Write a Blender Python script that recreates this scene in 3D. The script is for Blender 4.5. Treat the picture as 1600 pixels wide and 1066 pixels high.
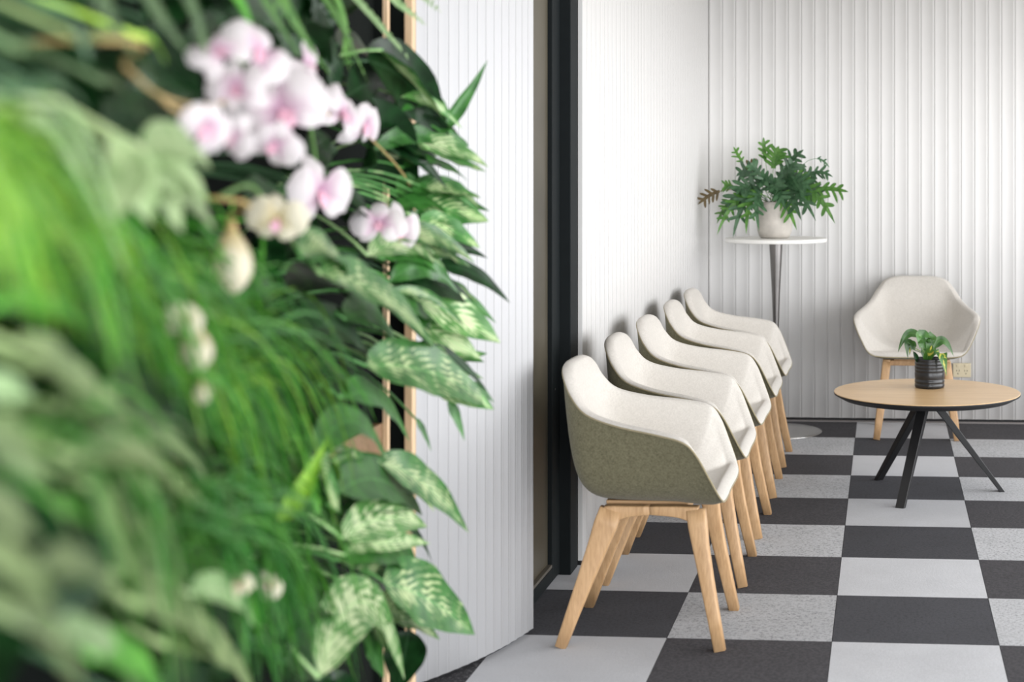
import bpy, math, random
from mathutils import Vector, Matrix, noise
R = math.radians
for o in list(bpy.data.objects):
    bpy.data.objects.remove(o)
SC = bpy.context.scene
COL = SC.collection

# ---------------------------------------------------------------- camera
FPX, PPX, PPY, YAW, CAMH = 2364.5, 1209.6, 268.4, 0.0735, 1.4138
cd = bpy.data.cameras.new('camera')
cam = bpy.data.objects.new('camera', cd)
COL.objects.link(cam)
cam.location = (0, 0, CAMH)
cam.rotation_euler = (R(90), 0, YAW)
cd.sensor_width = 36
cd.lens = FPX / 1600 * 36
cd.shift_x = (800 - PPX) / 1600
cd.shift_y = (PPY - 533) / 1600
cd.clip_start = 0.02
cd.dof.use_dof = True
cd.dof.focus_distance = 5.7
cd.dof.aperture_fstop = 3.1
SC.camera = cam

# ---------------------------------------------------------------- world, daylight, exposure
SC.view_settings.view_transform = 'Standard'
SC.view_settings.look = 'None'
SC.view_settings.gamma = 1
SC.view_settings.exposure = 0.72
SC.view_settings.use_curve_mapping = False
w = bpy.data.worlds.new('world')
SC.world = w
w.use_nodes = True
bgn = w.node_tree.nodes['Background']
bgn.inputs[0].default_value = (0.93, 0.96, 1.0, 1)
bgn.inputs[1].default_value = 0.75


def area(name, loc, rot, sx, sy, power, col):
    l = bpy.data.lights.new(name, 'AREA')
    l.shape = 'RECTANGLE'
    l.size, l.size_y, l.energy, l.color = sx, sy, power, col
    o = bpy.data.objects.new(name, l)
    COL.objects.link(o)
    o.location, o.rotation_euler = loc, rot
    return o


# daylight coming in through the long window of the right wall and the glazed front behind the camera
area('window_daylight', (3.12, 4.0, 1.3), (0, R(90), 0), 1.9, 8.0, 150, (0.985, 0.99, 1.0))
area('front_daylight', (1.3, -1.9, 1.35), (R(90), 0, 0), 3.6, 2.1, 120, (0.95, 0.97, 1.0))

CS, SN = math.cos(YAW), math.sin(YAW)


def P(px, py, d):
    """the place seen at a pixel of the photograph, d metres in front of the lens"""
    xc = (px - PPX) / FPX * d
    return Vector((xc * CS - d * SN, xc * SN + d * CS, CAMH - (py - PPY) / FPX * d))


# ---------------------------------------------------------------- helpers
def setk(o, label=None, cat=None, group=None, kind=None):
    if label: o['label'] = label
    if cat: o['category'] = cat
    if group: o['group'] = group
    if kind: o['kind'] = kind
    return o


def mesh(name, v, f, mat=None, smooth=True, uv=None):
    m = bpy.data.meshes.new(name)
    m.from_pydata([tuple(a) for a in v], [], f)
    if mat: m.materials.append(mat)
    if smooth:
        m.polygons.foreach_set('use_smooth', [True] * len(m.polygons))
    if uv:
        l = m.uv_layers.new(name='UVMap')
        for lp in m.loops:
            l.data[lp.index].uv = uv[lp.vertex_index]
    m.update()
    return m


def ob(name, me, parent=None, loc=None, rot=None):
    o = bpy.data.objects.new(name, me)
    COL.objects.link(o)
    if parent: o.parent = parent
    if loc is not None: o.location = loc
    if rot is not None: o.rotation_euler = rot
    return o


def empty(name, loc=(0, 0, 0), rz=0):
    o = bpy.data.objects.new(name, None)
    COL.objects.link(o)
    o.location = loc
    o.rotation_euler = (0, 0, rz)
    o.empty_display_size = 0.05
    return o


def copy_tree(o, parent=None):
    c = o.copy()
    COL.objects.link(c)
    c.parent = parent
    for ch in list(o.children):
        copy_tree(ch, c)
    return c


def boxv(x0, x1, y0, y1, z0, z1, b=0.0):
    """box with optional chamfered edges"""
    if b <= 0:
        v = [(x, y, z) for x in (x0, x1) for y in (y0, y1) for z in (z0, z1)]
        f = [(0, 1, 3, 2), (4, 6, 7, 5), (0, 4, 5, 1), (2, 3, 7, 6), (0, 2, 6, 4), (1, 5, 7, 3)]
        return v, f
    import bmesh
    bm = bmesh.new()
    bmesh.ops.create_cube(bm, size=1)
    for q in bm.verts:
        q.co = ((x0 + x1) / 2 + q.co.x * (x1 - x0), (y0 + y1) / 2 + q.co.y * (y1 - y0), (z0 + z1) / 2 + q.co.z * (z1 - z0))
    bmesh.ops.bevel(bm, geom=bm.edges[:], offset=b, segments=2, affect='EDGES', profile=0.5)
    bm.verts.index_update()
    v = [tuple(q.co) for q in bm.verts]
    f = [tuple(q.index for q in fc.verts) for fc in bm.faces]
    bm.free()
    return v, f


def box(name, x0, x1, y0, y1, z0, z1, mat, parent=None, b=0.0):
    v, f = boxv(x0, x1, y0, y1, z0, z1, b)
    return ob(name, mesh(name, v, f, mat, False), parent)


def lathe(prof, n=48):
    """profile of (r, z) turned about z; ends with r=0 are closed"""
    v, f = [], []
    idx = []
    for r, z in prof:
        if r < 1e-6:
            idx.append([len(v)]); v.append((0, 0, z))
        else:
            idx.append(list(range(len(v), len(v) + n)))
            v += [(r * math.cos(2 * math.pi * k / n), r * math.sin(2 * math.pi * k / n), z) for k in range(n)]
    for a, b in zip(idx, idx[1:]):
        for k in range(n):
            k2 = (k + 1) % n
            if len(a) == 1 and len(b) == 1: continue
            if len(a) == 1: f.append((a[0], b[k2], b[k]))
            elif len(b) == 1: f.append((a[k], a[k2], b[0]))
            else: f.append((a[k], a[k2], b[k2], b[k]))
    return v, f


def loft(pts, sizes, up=Vector((0, 1, 0)), seg=3, rnd=0.35):
    """rounded rectangular bar along pts; sizes = (size across in the bend plane, size along up)"""
    v, f = [], []
    n = len(pts)
    base = []
    for cx_, cy_, a0 in ((1, 1, 0), (-1, 1, 90), (-1, -1, 180), (1, -1, 270)):
        for k in range(seg + 1):
            a = R(a0 + 90 * k / seg)
            base.append((cx_ * (1 - rnd) + rnd * math.cos(a), cy_ * (1 - rnd) + rnd * math.sin(a)))
    m = len(base)
    for i, p in enumerate(pts):
        p = Vector(p)
        t = (Vector(pts[min(i + 1, n - 1)]) - Vector(pts[max(i - 1, 0)])).normalized()
        s = t.cross(up).normalized()
        u = s.cross(t).normalized()
        for a, b in base:
            v.append(p + s * a * sizes[i][0] / 2 + u * b * sizes[i][1] / 2)
    for i in range(n - 1):
        for k in range(m):
            k2 = (k + 1) % m
            f.append((i * m + k, i * m + k2, (i + 1) * m + k2, (i + 1) * m + k))
    f.append(tuple(range(m - 1, -1, -1)))
    f.append(tuple((n - 1) * m + k for k in range(m)))
    return v, f


def tube(pts, rad, n=8, closed=False):
    v, f = [], []
    N = len(pts)
    pu = None
    for i, p in enumerate(pts):
        p = Vector(p)
        if closed: t = Vector(pts[(i + 1) % N]) - Vector(pts[i - 1])
        else: t = Vector(pts[min(i + 1, N - 1)]) - Vector(pts[max(i - 1, 0)])
        t.normalize()
        if pu is None:
            pu = Vector((0, 0, 1)) if abs(t.z) < 0.9 else Vector((1, 0, 0))
        s = t.cross(pu).normalized()
        pu = s.cross(t).normalized()
        r = rad[i] if isinstance(rad, (list, tuple)) else rad
        for k in range(n):
            a = 2 * math.pi * k / n
            v.append(p + s * math.cos(a) * r + pu * math.sin(a) * r)
    for i in range(N if closed else N - 1):
        j = (i + 1) % N
        for k in range(n):
            k2 = (k + 1) % n
            f.append((i * n + k, i * n + k2, j * n + k2, j * n + k))
    if not closed:
        f.append(tuple(range(n - 1, -1, -1)))
        f.append(tuple((N - 1) * n + k for k in range(n)))
    return v, f


def catmull(pts, n, closed=True):
    pts = [Vector(p) for p in pts]
    N = len(pts)
    out = []
    segs = N if closed else N - 1
    for i in range(segs):
        if closed:
            p0, p1, p2, p3 = pts[i - 1], pts[i], pts[(i + 1) % N], pts[(i + 2) % N]
        else:
            p0, p1, p2, p3 = pts[max(i - 1, 0)], pts[i], pts[i + 1], pts[min(i + 2, N - 1)]
        for k in range(n):
            t = k / n
            out.append(0.5 * (2 * p1 + (p2 - p0) * t + (2 * p0 - 5 * p1 + 4 * p2 - p3) * t * t + (3 * p1 - p0 - 3 * p2 + p3) * t ** 3))
    if not closed: out.append(pts[-1])
    return out


class Acc:
    def __init__(s): s.v, s.f, s.uv = [], [], []

    def add(s, v, f, uv=None):
        o = len(s.v)
        s.v += list(v); s.f += [tuple(a + o for a in q) for q in f]
        s.uv += uv if uv else [(0.1, 0.5)] * len(v)

    def obj(s, name, mat, parent=None, loc=None):
        org = Vector(loc) if loc is not None else Vector((0, 0, 0))
        return ob(name, mesh(name, [(Vector((max(q[0], -1.103), q[1], q[2])) if q[0] < -1.103 and q[1] < 3.6 else Vector(q)) - org for q in s.v], s.f, mat, True, s.uv), parent)


# ---------------------------------------------------------------- materials
class NT:
    def __init__(s, name):
        s.m = bpy.data.materials.new(name)
        s.m.use_nodes = True
        s.t = s.m.node_tree
        s.b = s.t.nodes['Principled BSDF']
        s.out = s.t.nodes['Material Output']

    def n(s, typ, **kw):
        x = s.t.nodes.new(typ)
        for k, v in kw.items():
            if k.startswith('_'): setattr(x, k[1:], v)
            else:
                key = int(k[1:]) if k[0] == 'i' and k[1:].isdigit() else k
                x.inputs[key].default_value = v
        return x

    def l(s, a, b):
        s.t.links.new(a, b)

    def coord(s, scale=(1, 1, 1), kind='Object'):
        tc = s.n('ShaderNodeTexCoord')
        mp = s.n('ShaderNodeMapping')
        mp.inputs['Scale'].default_value = scale
        s.l(tc.outputs[kind], mp.inputs[0])
        return mp.outputs[0]

    def ramp(s, src, stops):
        r = s.n('ShaderNodeValToRGB')
        e = r.color_ramp.elements
        while len(e) < len(stops): e.new(0.5)
        for q, (p, c) in zip(e, stops):
            q.position = p
            q.color = (*c, 1) if len(c) == 3 else c
        s.l(src, r.inputs[0])
        return r.outputs[0]

    def mix(s, fac, a, b):
        x = s.n('ShaderNodeMix', _data_type='RGBA')
        for sock, val in ((x.inputs[0], fac), (x.inputs[6], a), (x.inputs[7], b)):
            if hasattr(val, 'links'): s.l(val, sock)
            elif isinstance(val, (int, float)): sock.default_value = val
            else: sock.default_value = (*val, 1)
        return x.outputs[2]

    def bump(s, src, strength=0.2, dist=0.002):
        b = s.n('ShaderNodeBump', Strength=strength, Distance=dist)
        s.l(src, b.inputs['Height'])
        s.l(b.outputs[0], s.b.inputs['Normal'])


def plain(name, col, rough=0.5, spec=0.5, metal=0.0, noise_amt=0.06, scale=25):
    t = NT(name)
    nz = t.n('ShaderNodeTexNoise', Scale=scale, Detail=3)
    t.l(t.coord(), nz.inputs[0])
    c0 = [max(0, c * (1 - noise_amt)) for c in col]
    c1 = [min(1, c * (1 + noise_amt)) for c in col]
    t.l(t.ramp(nz.outputs[0], [(0.3, c0), (0.7, c1)]), t.b.inputs['Base Color'])
    t.b.inputs['Roughness'].default_value = rough
    t.b.inputs['Specular IOR Level'].default_value = spec
    t.b.inputs['Metallic'].default_value = metal
    return t.m


def fabric(name, c0, c1):
    t = NT(name)
    co = t.coord()
    n1 = t.n('ShaderNodeTexNoise', Scale=170, Detail=6, Roughness=0.85)
    n2 = t.n('ShaderNodeTexNoise', Scale=60, Detail=3)
    n3 = t.n('ShaderNodeTexVoronoi', Scale=900)
    for q in (n1, n2, n3): t.l(co, q.inputs[0])
    a = t.ramp(n1.outputs[0], [(0.3, c0), (0.7, c1)])
    b = t.ramp(n2.outputs[0], [(0.35, c0), (0.65, c1)])
    t.l(t.mix(0.12, a, b), t.b.inputs['Base Color'])
    t.b.inputs['Roughness'].default_value = 0.95
    t.b.inputs['Specular IOR Level'].default_value = 0.15
    t.b.inputs['Sheen Weight'].default_value = 0.15
    t.bump(n3.outputs[0], 0.35, 0.0008)
    return t.m


def wood(name, c0, c1, c2, sc, rough=0.45):
    t = NT(name)
    co = t.coord(sc)
    n1 = t.n('ShaderNodeTexNoise', Scale=1.0, Detail=6, Roughness=0.6, Distortion=0.4)
    n2 = t.n('ShaderNodeTexNoise', Scale=6.0, Detail=3)
    t.l(co, n1.inputs[0]); t.l(co, n2.inputs[0])
    a = t.ramp(n1.outputs[0], [(0.3, c0), (0.5, c1), (0.72, c2)])
    b = t.ramp(n2.outputs[0], [(0.35, c0), (0.6, c2)])
    t.l(t.mix(0.3, a, b), t.b.inputs['Base Color'])
    t.b.inputs['Roughness'].default_value = rough
    t.bump(n2.outputs[0], 0.1, 0.0006)
    return t.m


def carpet(name, base, dark, thr, seed):
    t = NT(name)
    co = t.coord()
    oi = t.n('ShaderNodeObjectInfo')
    add = t.n('ShaderNodeVectorMath', _operation='ADD')
    sc_ = t.n('ShaderNodeVectorMath', _operation='SCALE')
    cmb = t.n('ShaderNodeCombineXYZ')
    for k in range(3): t.l(oi.outputs['Random'], cmb.inputs[k])
    t.l(cmb.outputs[0], sc_.inputs[0]); sc_.inputs['Scale'].default_value = 37 + seed
    t.l(co, add.inputs[0]); t.l(sc_.outputs[0], add.inputs[1])
    v = add.outputs[0]
    n1 = t.n('ShaderNodeTexNoise', Scale=95, Detail=6, Roughness=0.8)
    n2 = t.n('ShaderNodeTexNoise', Scale=5, Detail=4)
    n3 = t.n('ShaderNodeTexNoise', Scale=520, Detail=2)
    for q in (n1, n2, n3): t.l(v, q.inputs[0])
    sp = t.ramp(n1.outputs[0], [(thr - 0.07, dark), (thr + 0.06, base)])
    # worn drifts across the tile
    big = t.ramp(n2.outputs[0], [(0.3, [c * 0.84 for c in base]), (0.7, [min(1, c * 1.08) for c in base])])
    c = t.mix(0.38, sp, big)
    fine = t.ramp(n3.outputs[0], [(0.3, (0.72, 0.72, 0.72)), (0.7, (1.0, 1.0, 1.0))])
    mul = t.n('ShaderNodeMix', _data_type='RGBA', _blend_type='MULTIPLY')
    mul.inputs[0].default_value = 0.8
    t.l(c, mul.inputs[6]); t.l(fine, mul.inputs[7])
    # slight tone difference from tile to tile
    hs = t.n('ShaderNodeHueSaturation')
    mr = t.n('ShaderNodeMapRange'); mr.inputs[3].default_value = 0.9; mr.inputs[4].default_value = 1.08
    t.l(oi.outputs['Random'], mr.inputs[0]); t.l(mr.outputs[0], hs.inputs['Value'])
    t.l(mul.outputs[2], hs.inputs['Color'])
    t.l(hs.outputs[0], t.b.inputs['Base Color'])
    t.b.inputs['Roughness'].default_value = 0.95
    t.b.inputs['Specular IOR Level'].default_value = 0.2
    t.bump(n1.outputs[0], 0.5, 0.003)
    return t.m


def leafmat(name, c_dark, c_mid, pale=None, pale_amt=0.0, rough=0.35, trans=0.25, stripes=14, spec=0.5):
    """leaf colour from the blade's own coordinates: u along the blade, v across it"""
    t = NT(name)
    uv = t.n('ShaderNodeUVMap')
    sep = t.n('ShaderNodeSeparateXYZ'); t.l(uv.outputs[0], sep.inputs[0])
    oi = t.n('ShaderNodeObjectInfo')
    co = t.coord()
    nz = t.n('ShaderNodeTexNoise', Scale=30, Detail=3); t.l(co, nz.inputs[0])
    base = t.ramp(nz.outputs[0], [(0.3, c_dark), (0.7, c_mid)])
    # |v-0.5|*2 : distance from the midrib
    m1 = t.n('ShaderNodeMath', _operation='SUBTRACT'); t.l(sep.outputs[1], m1.inputs[0]); m1.inputs[1].default_value = 0.5
    m2 = t.n('ShaderNodeMath', _operation='ABSOLUTE'); t.l(m1.outputs[0], m2.inputs[0])
    if pale:
        # pale feathering along the side veins
        a = t.n('ShaderNodeMath', _operation='MULTIPLY_ADD'); t.l(m2.outputs[0], a.inputs[0]); a.inputs[1].default_value = -0.9
        t.l(sep.outputs[0], a.inputs[2])
        b = t.n('ShaderNodeMath', _operation='MULTIPLY'); t.l(a.outputs[0], b.inputs[0]); b.inputs[1].default_value = stripes * 6.28
        nd = t.n('ShaderNodeMath', _operation='MULTIPLY_ADD'); t.l(nz.outputs[0], nd.inputs[0]); nd.inputs[1].default_value = 9.0
        t.l(b.outputs[0], nd.inputs[2])
        s = t.n('ShaderNodeMath', _operation='SINE'); t.l(nd.outputs[0], s.inputs[0])
        nb = t.n('ShaderNodeTexNoise', Scale=22, Detail=3); t.l(co, nb.inputs[0])
        k = t.n('ShaderNodeMath', _operation='MULTIPLY_ADD'); t.l(s.outputs[0], k.inputs[0]); k.inputs[1].default_value = 0.12
        t.l(nb.outputs[0], k.inputs[2])
        k2 = t.n('ShaderNodeMath', _operation='MULTIPLY_ADD'); t.l(m2.outputs[0], k2.inputs[0]); k2.inputs[1].default_value = -0.5
        t.l(k.outputs[0], k2.inputs[2])
        fac = t.ramp(k2.outputs[0], [(0.47 - pale_amt, (0, 0, 0)), (0.60 - pale_amt, (1, 1, 1))])
        base = t.mix(fac, base, pale)
    # midrib
    rib = t.ramp(m2.outputs[0], [(0.0, (1, 1, 1)), (0.035, (0, 0, 0))])
    ribf = t.n('ShaderNodeMath', _operation='MULTIPLY'); t.l(rib, ribf.inputs[0]); ribf.inputs[1].default_value = 0.45
    base = t.mix(ribf.outputs[0], base, [min(1, c * 2.0 + 0.05) for c in c_mid])
    hs = t.n('ShaderNodeHueSaturation')
    mr = t.n('ShaderNodeMapRange'); mr.inputs[3].default_value = 0.75; mr.inputs[4].default_value = 1.25
    t.l(oi.outputs['Random'], mr.inputs[0]); t.l(mr.outputs[0], hs.inputs['Value'])
    t.l(base, hs.inputs['Color'])
    t.l(hs.outputs[0], t.b.inputs['Base Color'])
    t.b.inputs['Roughness'].default_value = rough
    t.b.inputs['Specular IOR Level'].default_value = spec
    # ribbed relief between the side veins
    tr = t.n('ShaderNodeBsdfTranslucent'); t.l(hs.outputs[0], tr.inputs[0])
    ms = t.n('ShaderNodeMixShader'); ms.inputs[0].default_value = trans
    t.l(t.b.outputs[0], ms.inputs[1]); t.l(tr.outputs[0], ms.inputs[2])
    t.l(ms.outputs[0], t.out.inputs[0])
    return t.m


M = {}
M['white'] = plain('white_painted_slats', (0.765, 0.755, 0.742), 0.6, 0.3, noise_amt=0.015, scale=3)
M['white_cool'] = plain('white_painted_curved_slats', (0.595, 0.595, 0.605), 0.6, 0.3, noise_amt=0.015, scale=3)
M['plaster'] = plain('plaster', (0.8, 0.78, 0.75), 0.8, 0.2, noise_amt=0.02, scale=2)
M['ceiling'] = plain('warm_grey_ceiling', (0.42, 0.39, 0.35), 0.8, 0.2, noise_amt=0.02, scale=2)  # greyed so the unseen ceiling bounces less light onto the upper walls
M['black'] = plain('black_skirting', (0.012, 0.012, 0.013), 0.6, 0.3)
M['frame'] = plain('dark_aluminium', (0.010, 0.013, 0.014), 0.6, 0.12)
M['bead'] = plain('bronze_glazing_bead', (0.10, 0.09, 0.075), 0.4, 0.5)
M['glass'] = plain('reflection_tinted_glass', (0.085, 0.074, 0.052), 0.36, 0.4, noise_amt=0.3, scale=2)  # opaque pane, the room's brownish reflection is put into its tint
M['joint'] = plain('carpet_joint', (0.03, 0.03, 0.032), 0.95, 0.1)
M['strip'] = plain('grey_edge_strip', (0.28, 0.26, 0.26), 0.6, 0.3)
M['light1'] = carpet('light_grey_carpet', (0.59, 0.60, 0.63), (0.40, 0.41, 0.43), 0.36, 1)
M['light2'] = carpet('speckled_light_grey_carpet', (0.57, 0.58, 0.605), (0.12, 0.12, 0.13), 0.45, 2)
M['dark1'] = carpet('charcoal_carpet', (0.075, 0.076, 0.086), (0.035, 0.035, 0.040), 0.45, 3)
M['dark2'] = carpet('worn_charcoal_carpet', (0.090, 0.087, 0.095), (0.040, 0.039, 0.044), 0.5, 4)
M['darkspk'] = carpet('speckled_charcoal_carpet', (0.045, 0.045, 0.05), (0.33, 0.33, 0.34), 0.42, 5)
M['olive'] = fabric('olive_wool_felt', (0.075, 0.069, 0.036), (0.260, 0.240, 0.152))
M['beige'] = fabric('oatmeal_wool_felt', (0.50, 0.472, 0.432), (0.69, 0.657, 0.61))
M['pipe'] = fabric('piping_felt', (0.26, 0.22, 0.13), (0.36, 0.31, 0.20))
M['oak'] = wood('oak', (0.42, 0.245, 0.115), (0.56, 0.345, 0.175), (0.66, 0.43, 0.235), (28, 28, 3.5))
M['oak_rail'] = wood('oak_rail', (0.42, 0.245, 0.115), (0.56, 0.345, 0.175), (0.66, 0.43, 0.235), (3.5, 28, 28))
M['oak_top'] = wood('oak_veneer', (0.58, 0.375, 0.185), (0.67, 0.45, 0.235), (0.75, 0.53, 0.30), (2.2, 34, 34), 0.32)
M['timber'] = wood('pale_timber', (0.62, 0.42, 0.24), (0.74, 0.53, 0.32), (0.80, 0.60, 0.40), (30, 30, 3))
M['timber_dark'] = wood('brown_timber', (0.17, 0.095, 0.045), (0.24, 0.14, 0.07), (0.30, 0.18, 0.10), (3, 30, 30))
M['disc'] = plain('polished_steel_disc', (0.55, 0.54, 0.53), 0.25, 0.5, metal=1.0, noise_amt=0.05, scale=8)
M['blacksteel'] = plain('black_powder_coat', (0.014, 0.014, 0.015), 0.42, 0.45)
M['blackedge'] = plain('black_table_edge', (0.012, 0.012, 0.013), 0.5, 0.4)
M['steel'] = plain('brushed_steel', (0.20, 0.19, 0.185), 0.33, 0.5, metal=1.0, noise_amt=0.08, scale=8)
M['tabletop'] = plain('white_laminate', (0.83, 0.82, 0.79), 0.4, 0.4, noise_amt=0.01)
M['stone'] = plain('pale_concrete', (0.52, 0.485, 0.44), 0.8, 0.25, noise_amt=0.14, scale=18)
M['soil'] = plain('dark_soil', (0.02, 0.015, 0.011), 0.95, 0.1, noise_amt=0.4, scale=120)
M['ceramic'] = plain('black_glazed_ceramic', (0.014, 0.015, 0.017), 0.28, 0.5)
M['socket'] = plain('cream_plastic', (0.62, 0.545, 0.38), 0.45, 0.4, noise_amt=0.04)
M['hole'] = plain('socket_hole', (0.03, 0.028, 0.024), 0.6, 0.2)
M['felt'] = plain('black_planting_felt', (0.006, 0.008, 0.007), 0.95, 0.1)

M['lf_dark'] = leafmat('dark_glossy_leaf_and_shade', (0.003, 0.015, 0.004), (0.010, 0.055, 0.012), rough=0.34, trans=0.15, spec=0.28)  # real dark leaves, deepened further so filler leaves pass for shaded gaps
M['lf_mid'] = leafmat('mid_green_leaf', (0.018, 0.100, 0.016), (0.065, 0.235, 0.042), rough=0.35, trans=0.25)
M['lf_var'] = leafmat('variegated_leaf', (0.030, 0.135, 0.028), (0.085, 0.270, 0.060), (0.55, 0.68, 0.34), 0.06, 0.33, 0.22, 9)
M['lf_pale'] = leafmat('pale_variegated_leaf', (0.060, 0.200, 0.045), (0.140, 0.350, 0.085), (0.62, 0.74, 0.42), 0.13, 0.36, 0.22, 7)
M['lf_lily'] = leafmat('lily_leaf', (0.025, 0.085, 0.018), (0.08, 0.20, 0.045), rough=0.33, trans=0.2)
M['lf_dull'] = leafmat('dull_green_frond', (0.03, 0.07, 0.022), (0.10, 0.175, 0.065), rough=0.5, trans=0.2)
M['lf_lime'] = leafmat('lime_grass_blade', (0.16, 0.42, 0.02), (0.38, 0.68, 0.08), rough=0.45, trans=0.35)
M['lf_grass'] = leafmat('green_grass_blade', (0.042, 0.220, 0.014), (0.125, 0.420, 0.045), rough=0.42, trans=0.3)
M['lf_deep'] = leafmat('deep_green_grass_blade', (0.012, 0.100, 0.010), (0.042, 0.220, 0.024), rough=0.42, trans=0.25)
M['lf_fern'] = leafmat('grey_green_fern', (0.20, 0.36, 0.13), (0.42, 0.60, 0.30), rough=0.5, trans=0.3)
M['lf_pale_fern'] = leafmat('pale_silvery_fern', (0.20, 0.33, 0.12), (0.42, 0.55, 0.28), rough=0.5, trans=0.3)
M['lf_sage'] = leafmat('sage_leaf', (0.085, 0.15, 0.045), (0.26, 0.35, 0.14), rough=0.5, trans=0.25)
M['lf_blue'] = leafmat('blue_green_fern', (0.022, 0.070, 0.028), (0.070, 0.160, 0.072), rough=0.42, trans=0.2)
M['lf_bright'] = leafmat('fresh_green_fern', (0.05, 0.17, 0.025), (0.14, 0.32, 0.06), rough=0.42, trans=0.3)
M['lf_brown'] = leafmat('browning_fern', (0.11, 0.07, 0.02), (0.19, 0.13, 0.04), rough=0.5, trans=0.2)
M['lf_yellow'] = leafmat('yellow_streaked_leaf', (0.03, 0.11, 0.02), (0.08, 0.22, 0.035), (0.62, 0.60, 0.10), 0.02, 0.35, 0.25, 2)
M['stem'] = plain('green_stem', (0.10, 0.22, 0.05), 0.5, 0.4)
M['stem_tan'] = plain('tan_stem', (0.42, 0.30, 0.12), 0.5, 0.4)


def petalmat(name, tip, base):
    t = NT(name)
    uv = t.n('ShaderNodeUVMap')
    sep = t.n('ShaderNodeSeparateXYZ'); t.l(uv.outputs[0], sep.inputs[0])
    nz = t.n('ShaderNodeTexNoise', Scale=40, Detail=3); t.l(t.coord(), nz.inputs[0])
    a = t.n('ShaderNodeMath', _operation='MULTIPLY_ADD'); t.l(nz.outputs[0], a.inputs[0]); a.inputs[1].default_value = 0.5
    t.l(sep.outputs[0], a.inputs[2])
    c = t.ramp(a.outputs[0], [(0.2, base), (0.75, tip)])
    t.l(c, t.b.inputs['Base Color'])
    t.b.inputs['Roughness'].default_value = 0.55
    tr = t.n('ShaderNodeBsdfTranslucent'); t.l(c, tr.inputs[0])
    ms = t.n('ShaderNodeMixShader'); ms.inputs[0].default_value = 0.35
    t.l(t.b.outputs[0], ms.inputs[1]); t.l(tr.outputs[0], ms.inputs[2])
    t.l(ms.outputs[0], t.out.inputs[0])
    return t.m


M['petal'] = petalmat('pale_pink_petal', (0.86, 0.80, 0.82), (0.64, 0.33, 0.52))
M['petal_cream'] = petalmat('cream_petal', (0.84, 0.78, 0.62), (0.62, 0.50, 0.22))
M['lip'] = plain('rose_orchid_lip', (0.70, 0.40, 0.50), 0.5, 0.4, noise_amt=0.2)

# ---------------------------------------------------------------- the room shell
TILE = 0.5
X0, Y0 = -0.1611, 8.5519        # a tile corner
BACKY = 8.60
fl = box('floor', -2.4, 3.3, -2.1, 8.9, -0.2, -0.006, M['joint'])
setk(fl, 'floor of light and charcoal carpet tiles laid as a checkerboard', kind='structure')
tv, tf = boxv(-0.2490, 0.2490, -0.2490, 0.2490, -0.0058, 0.0)
tmesh = {k: mesh('carpet_tile', tv, tf, M[k], False) for k in ('light1', 'light2', 'dark1', 'dark2', 'darkspk')}
rnd = random.Random(4)
for c in range(-4, 7):
    for r in range(0, 21):
        x, y = X0 + (c + 0.5) * TILE, Y0 - (r + 0.5) * TILE
        if (c + r) % 2 == 0:
            k = 'light1'
            if (c, r) in ((-1, 5), (-1, 7), (-2, 4), (-1, 3), (1, 3), (1, 5), (1, 7), (-1, 1), (1, 1), (-1, 9)): k = 'light2'
            elif c < -2 or c > 1 or r > 9: k = rnd.choice(('light1', 'light2'))
        else:
            k = 'dark1' if (c in (-2, 0)) else 'dark2'
            if (c, r) == (-3, 8): k = 'darkspk'
        ob('carpet_tile', tmesh[k], fl, (x, y, 0), (0, 0, rnd.choice((0, math.pi / 2))))
# part row between the last whole tiles and the wall
ts = box('edge_strip', -2.3, 3.2, Y0 + 0.002, BACKY + 0.012, -0.0058, 0.002, M['strip'], fl)

ZT = 2.75
# back wall: black skirting recess, fluted white slats standing in front
PITCH = 0.0753


def slat_mesh(name, pitch, z0, z1, sag, mat, n=8, thick=0.014, gap=0.0003, fine=0.0):
    """one fluted slat: hollow face towards -y, long edges proud"""
    v, f = [], []
    hw = pitch / 2 - gap
    for z in (z0, z1):
        for k in range(n + 1):
            u = -1 + 2 * k / n
            v.append((hw * u, sag * (1 - u * u) - sag, z))
        v.append((hw, thick, z)); v.append((-hw, thick, z))
    m = n + 3
    for k in range(m):
        k2 = (k + 1) % m
        f.append((k, k2, m + k2, m + k))
    f.append(tuple(range(m - 1, -1, -1)))
    f.append(tuple(range(m, 2 * m)))
    me = mesh(name, v, f, mat, False)
    me.polygons.foreach_set('use_smooth', [i < n for i in range(len(me.polygons))])
    return me


wb = box('wall_back', -1.3, 3.2, BACKY + 0.02, BACKY + 0.15, 0, ZT, M['plaster'])
setk(wb, 'back wall of white vertical fluted slats behind the pedestal table', kind='structure')
sm = slat_mesh('slat', PITCH, 0.016, ZT, 0.0062, M['white'])
xc0 = P(1108, 500, 8.66).x
for i in range(56):
    ob('slat', sm, wb, (xc0 + (i + 0.5) * PITCH, BACKY, 0))
bb = box('baseboard_back', -1.3, 3.2, BACKY + 0.004, BACKY + 0.0195, 0, 0.014, M['black'])
setk(bb, 'thin black skirting line under the back wall slats', kind='structure')

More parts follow.
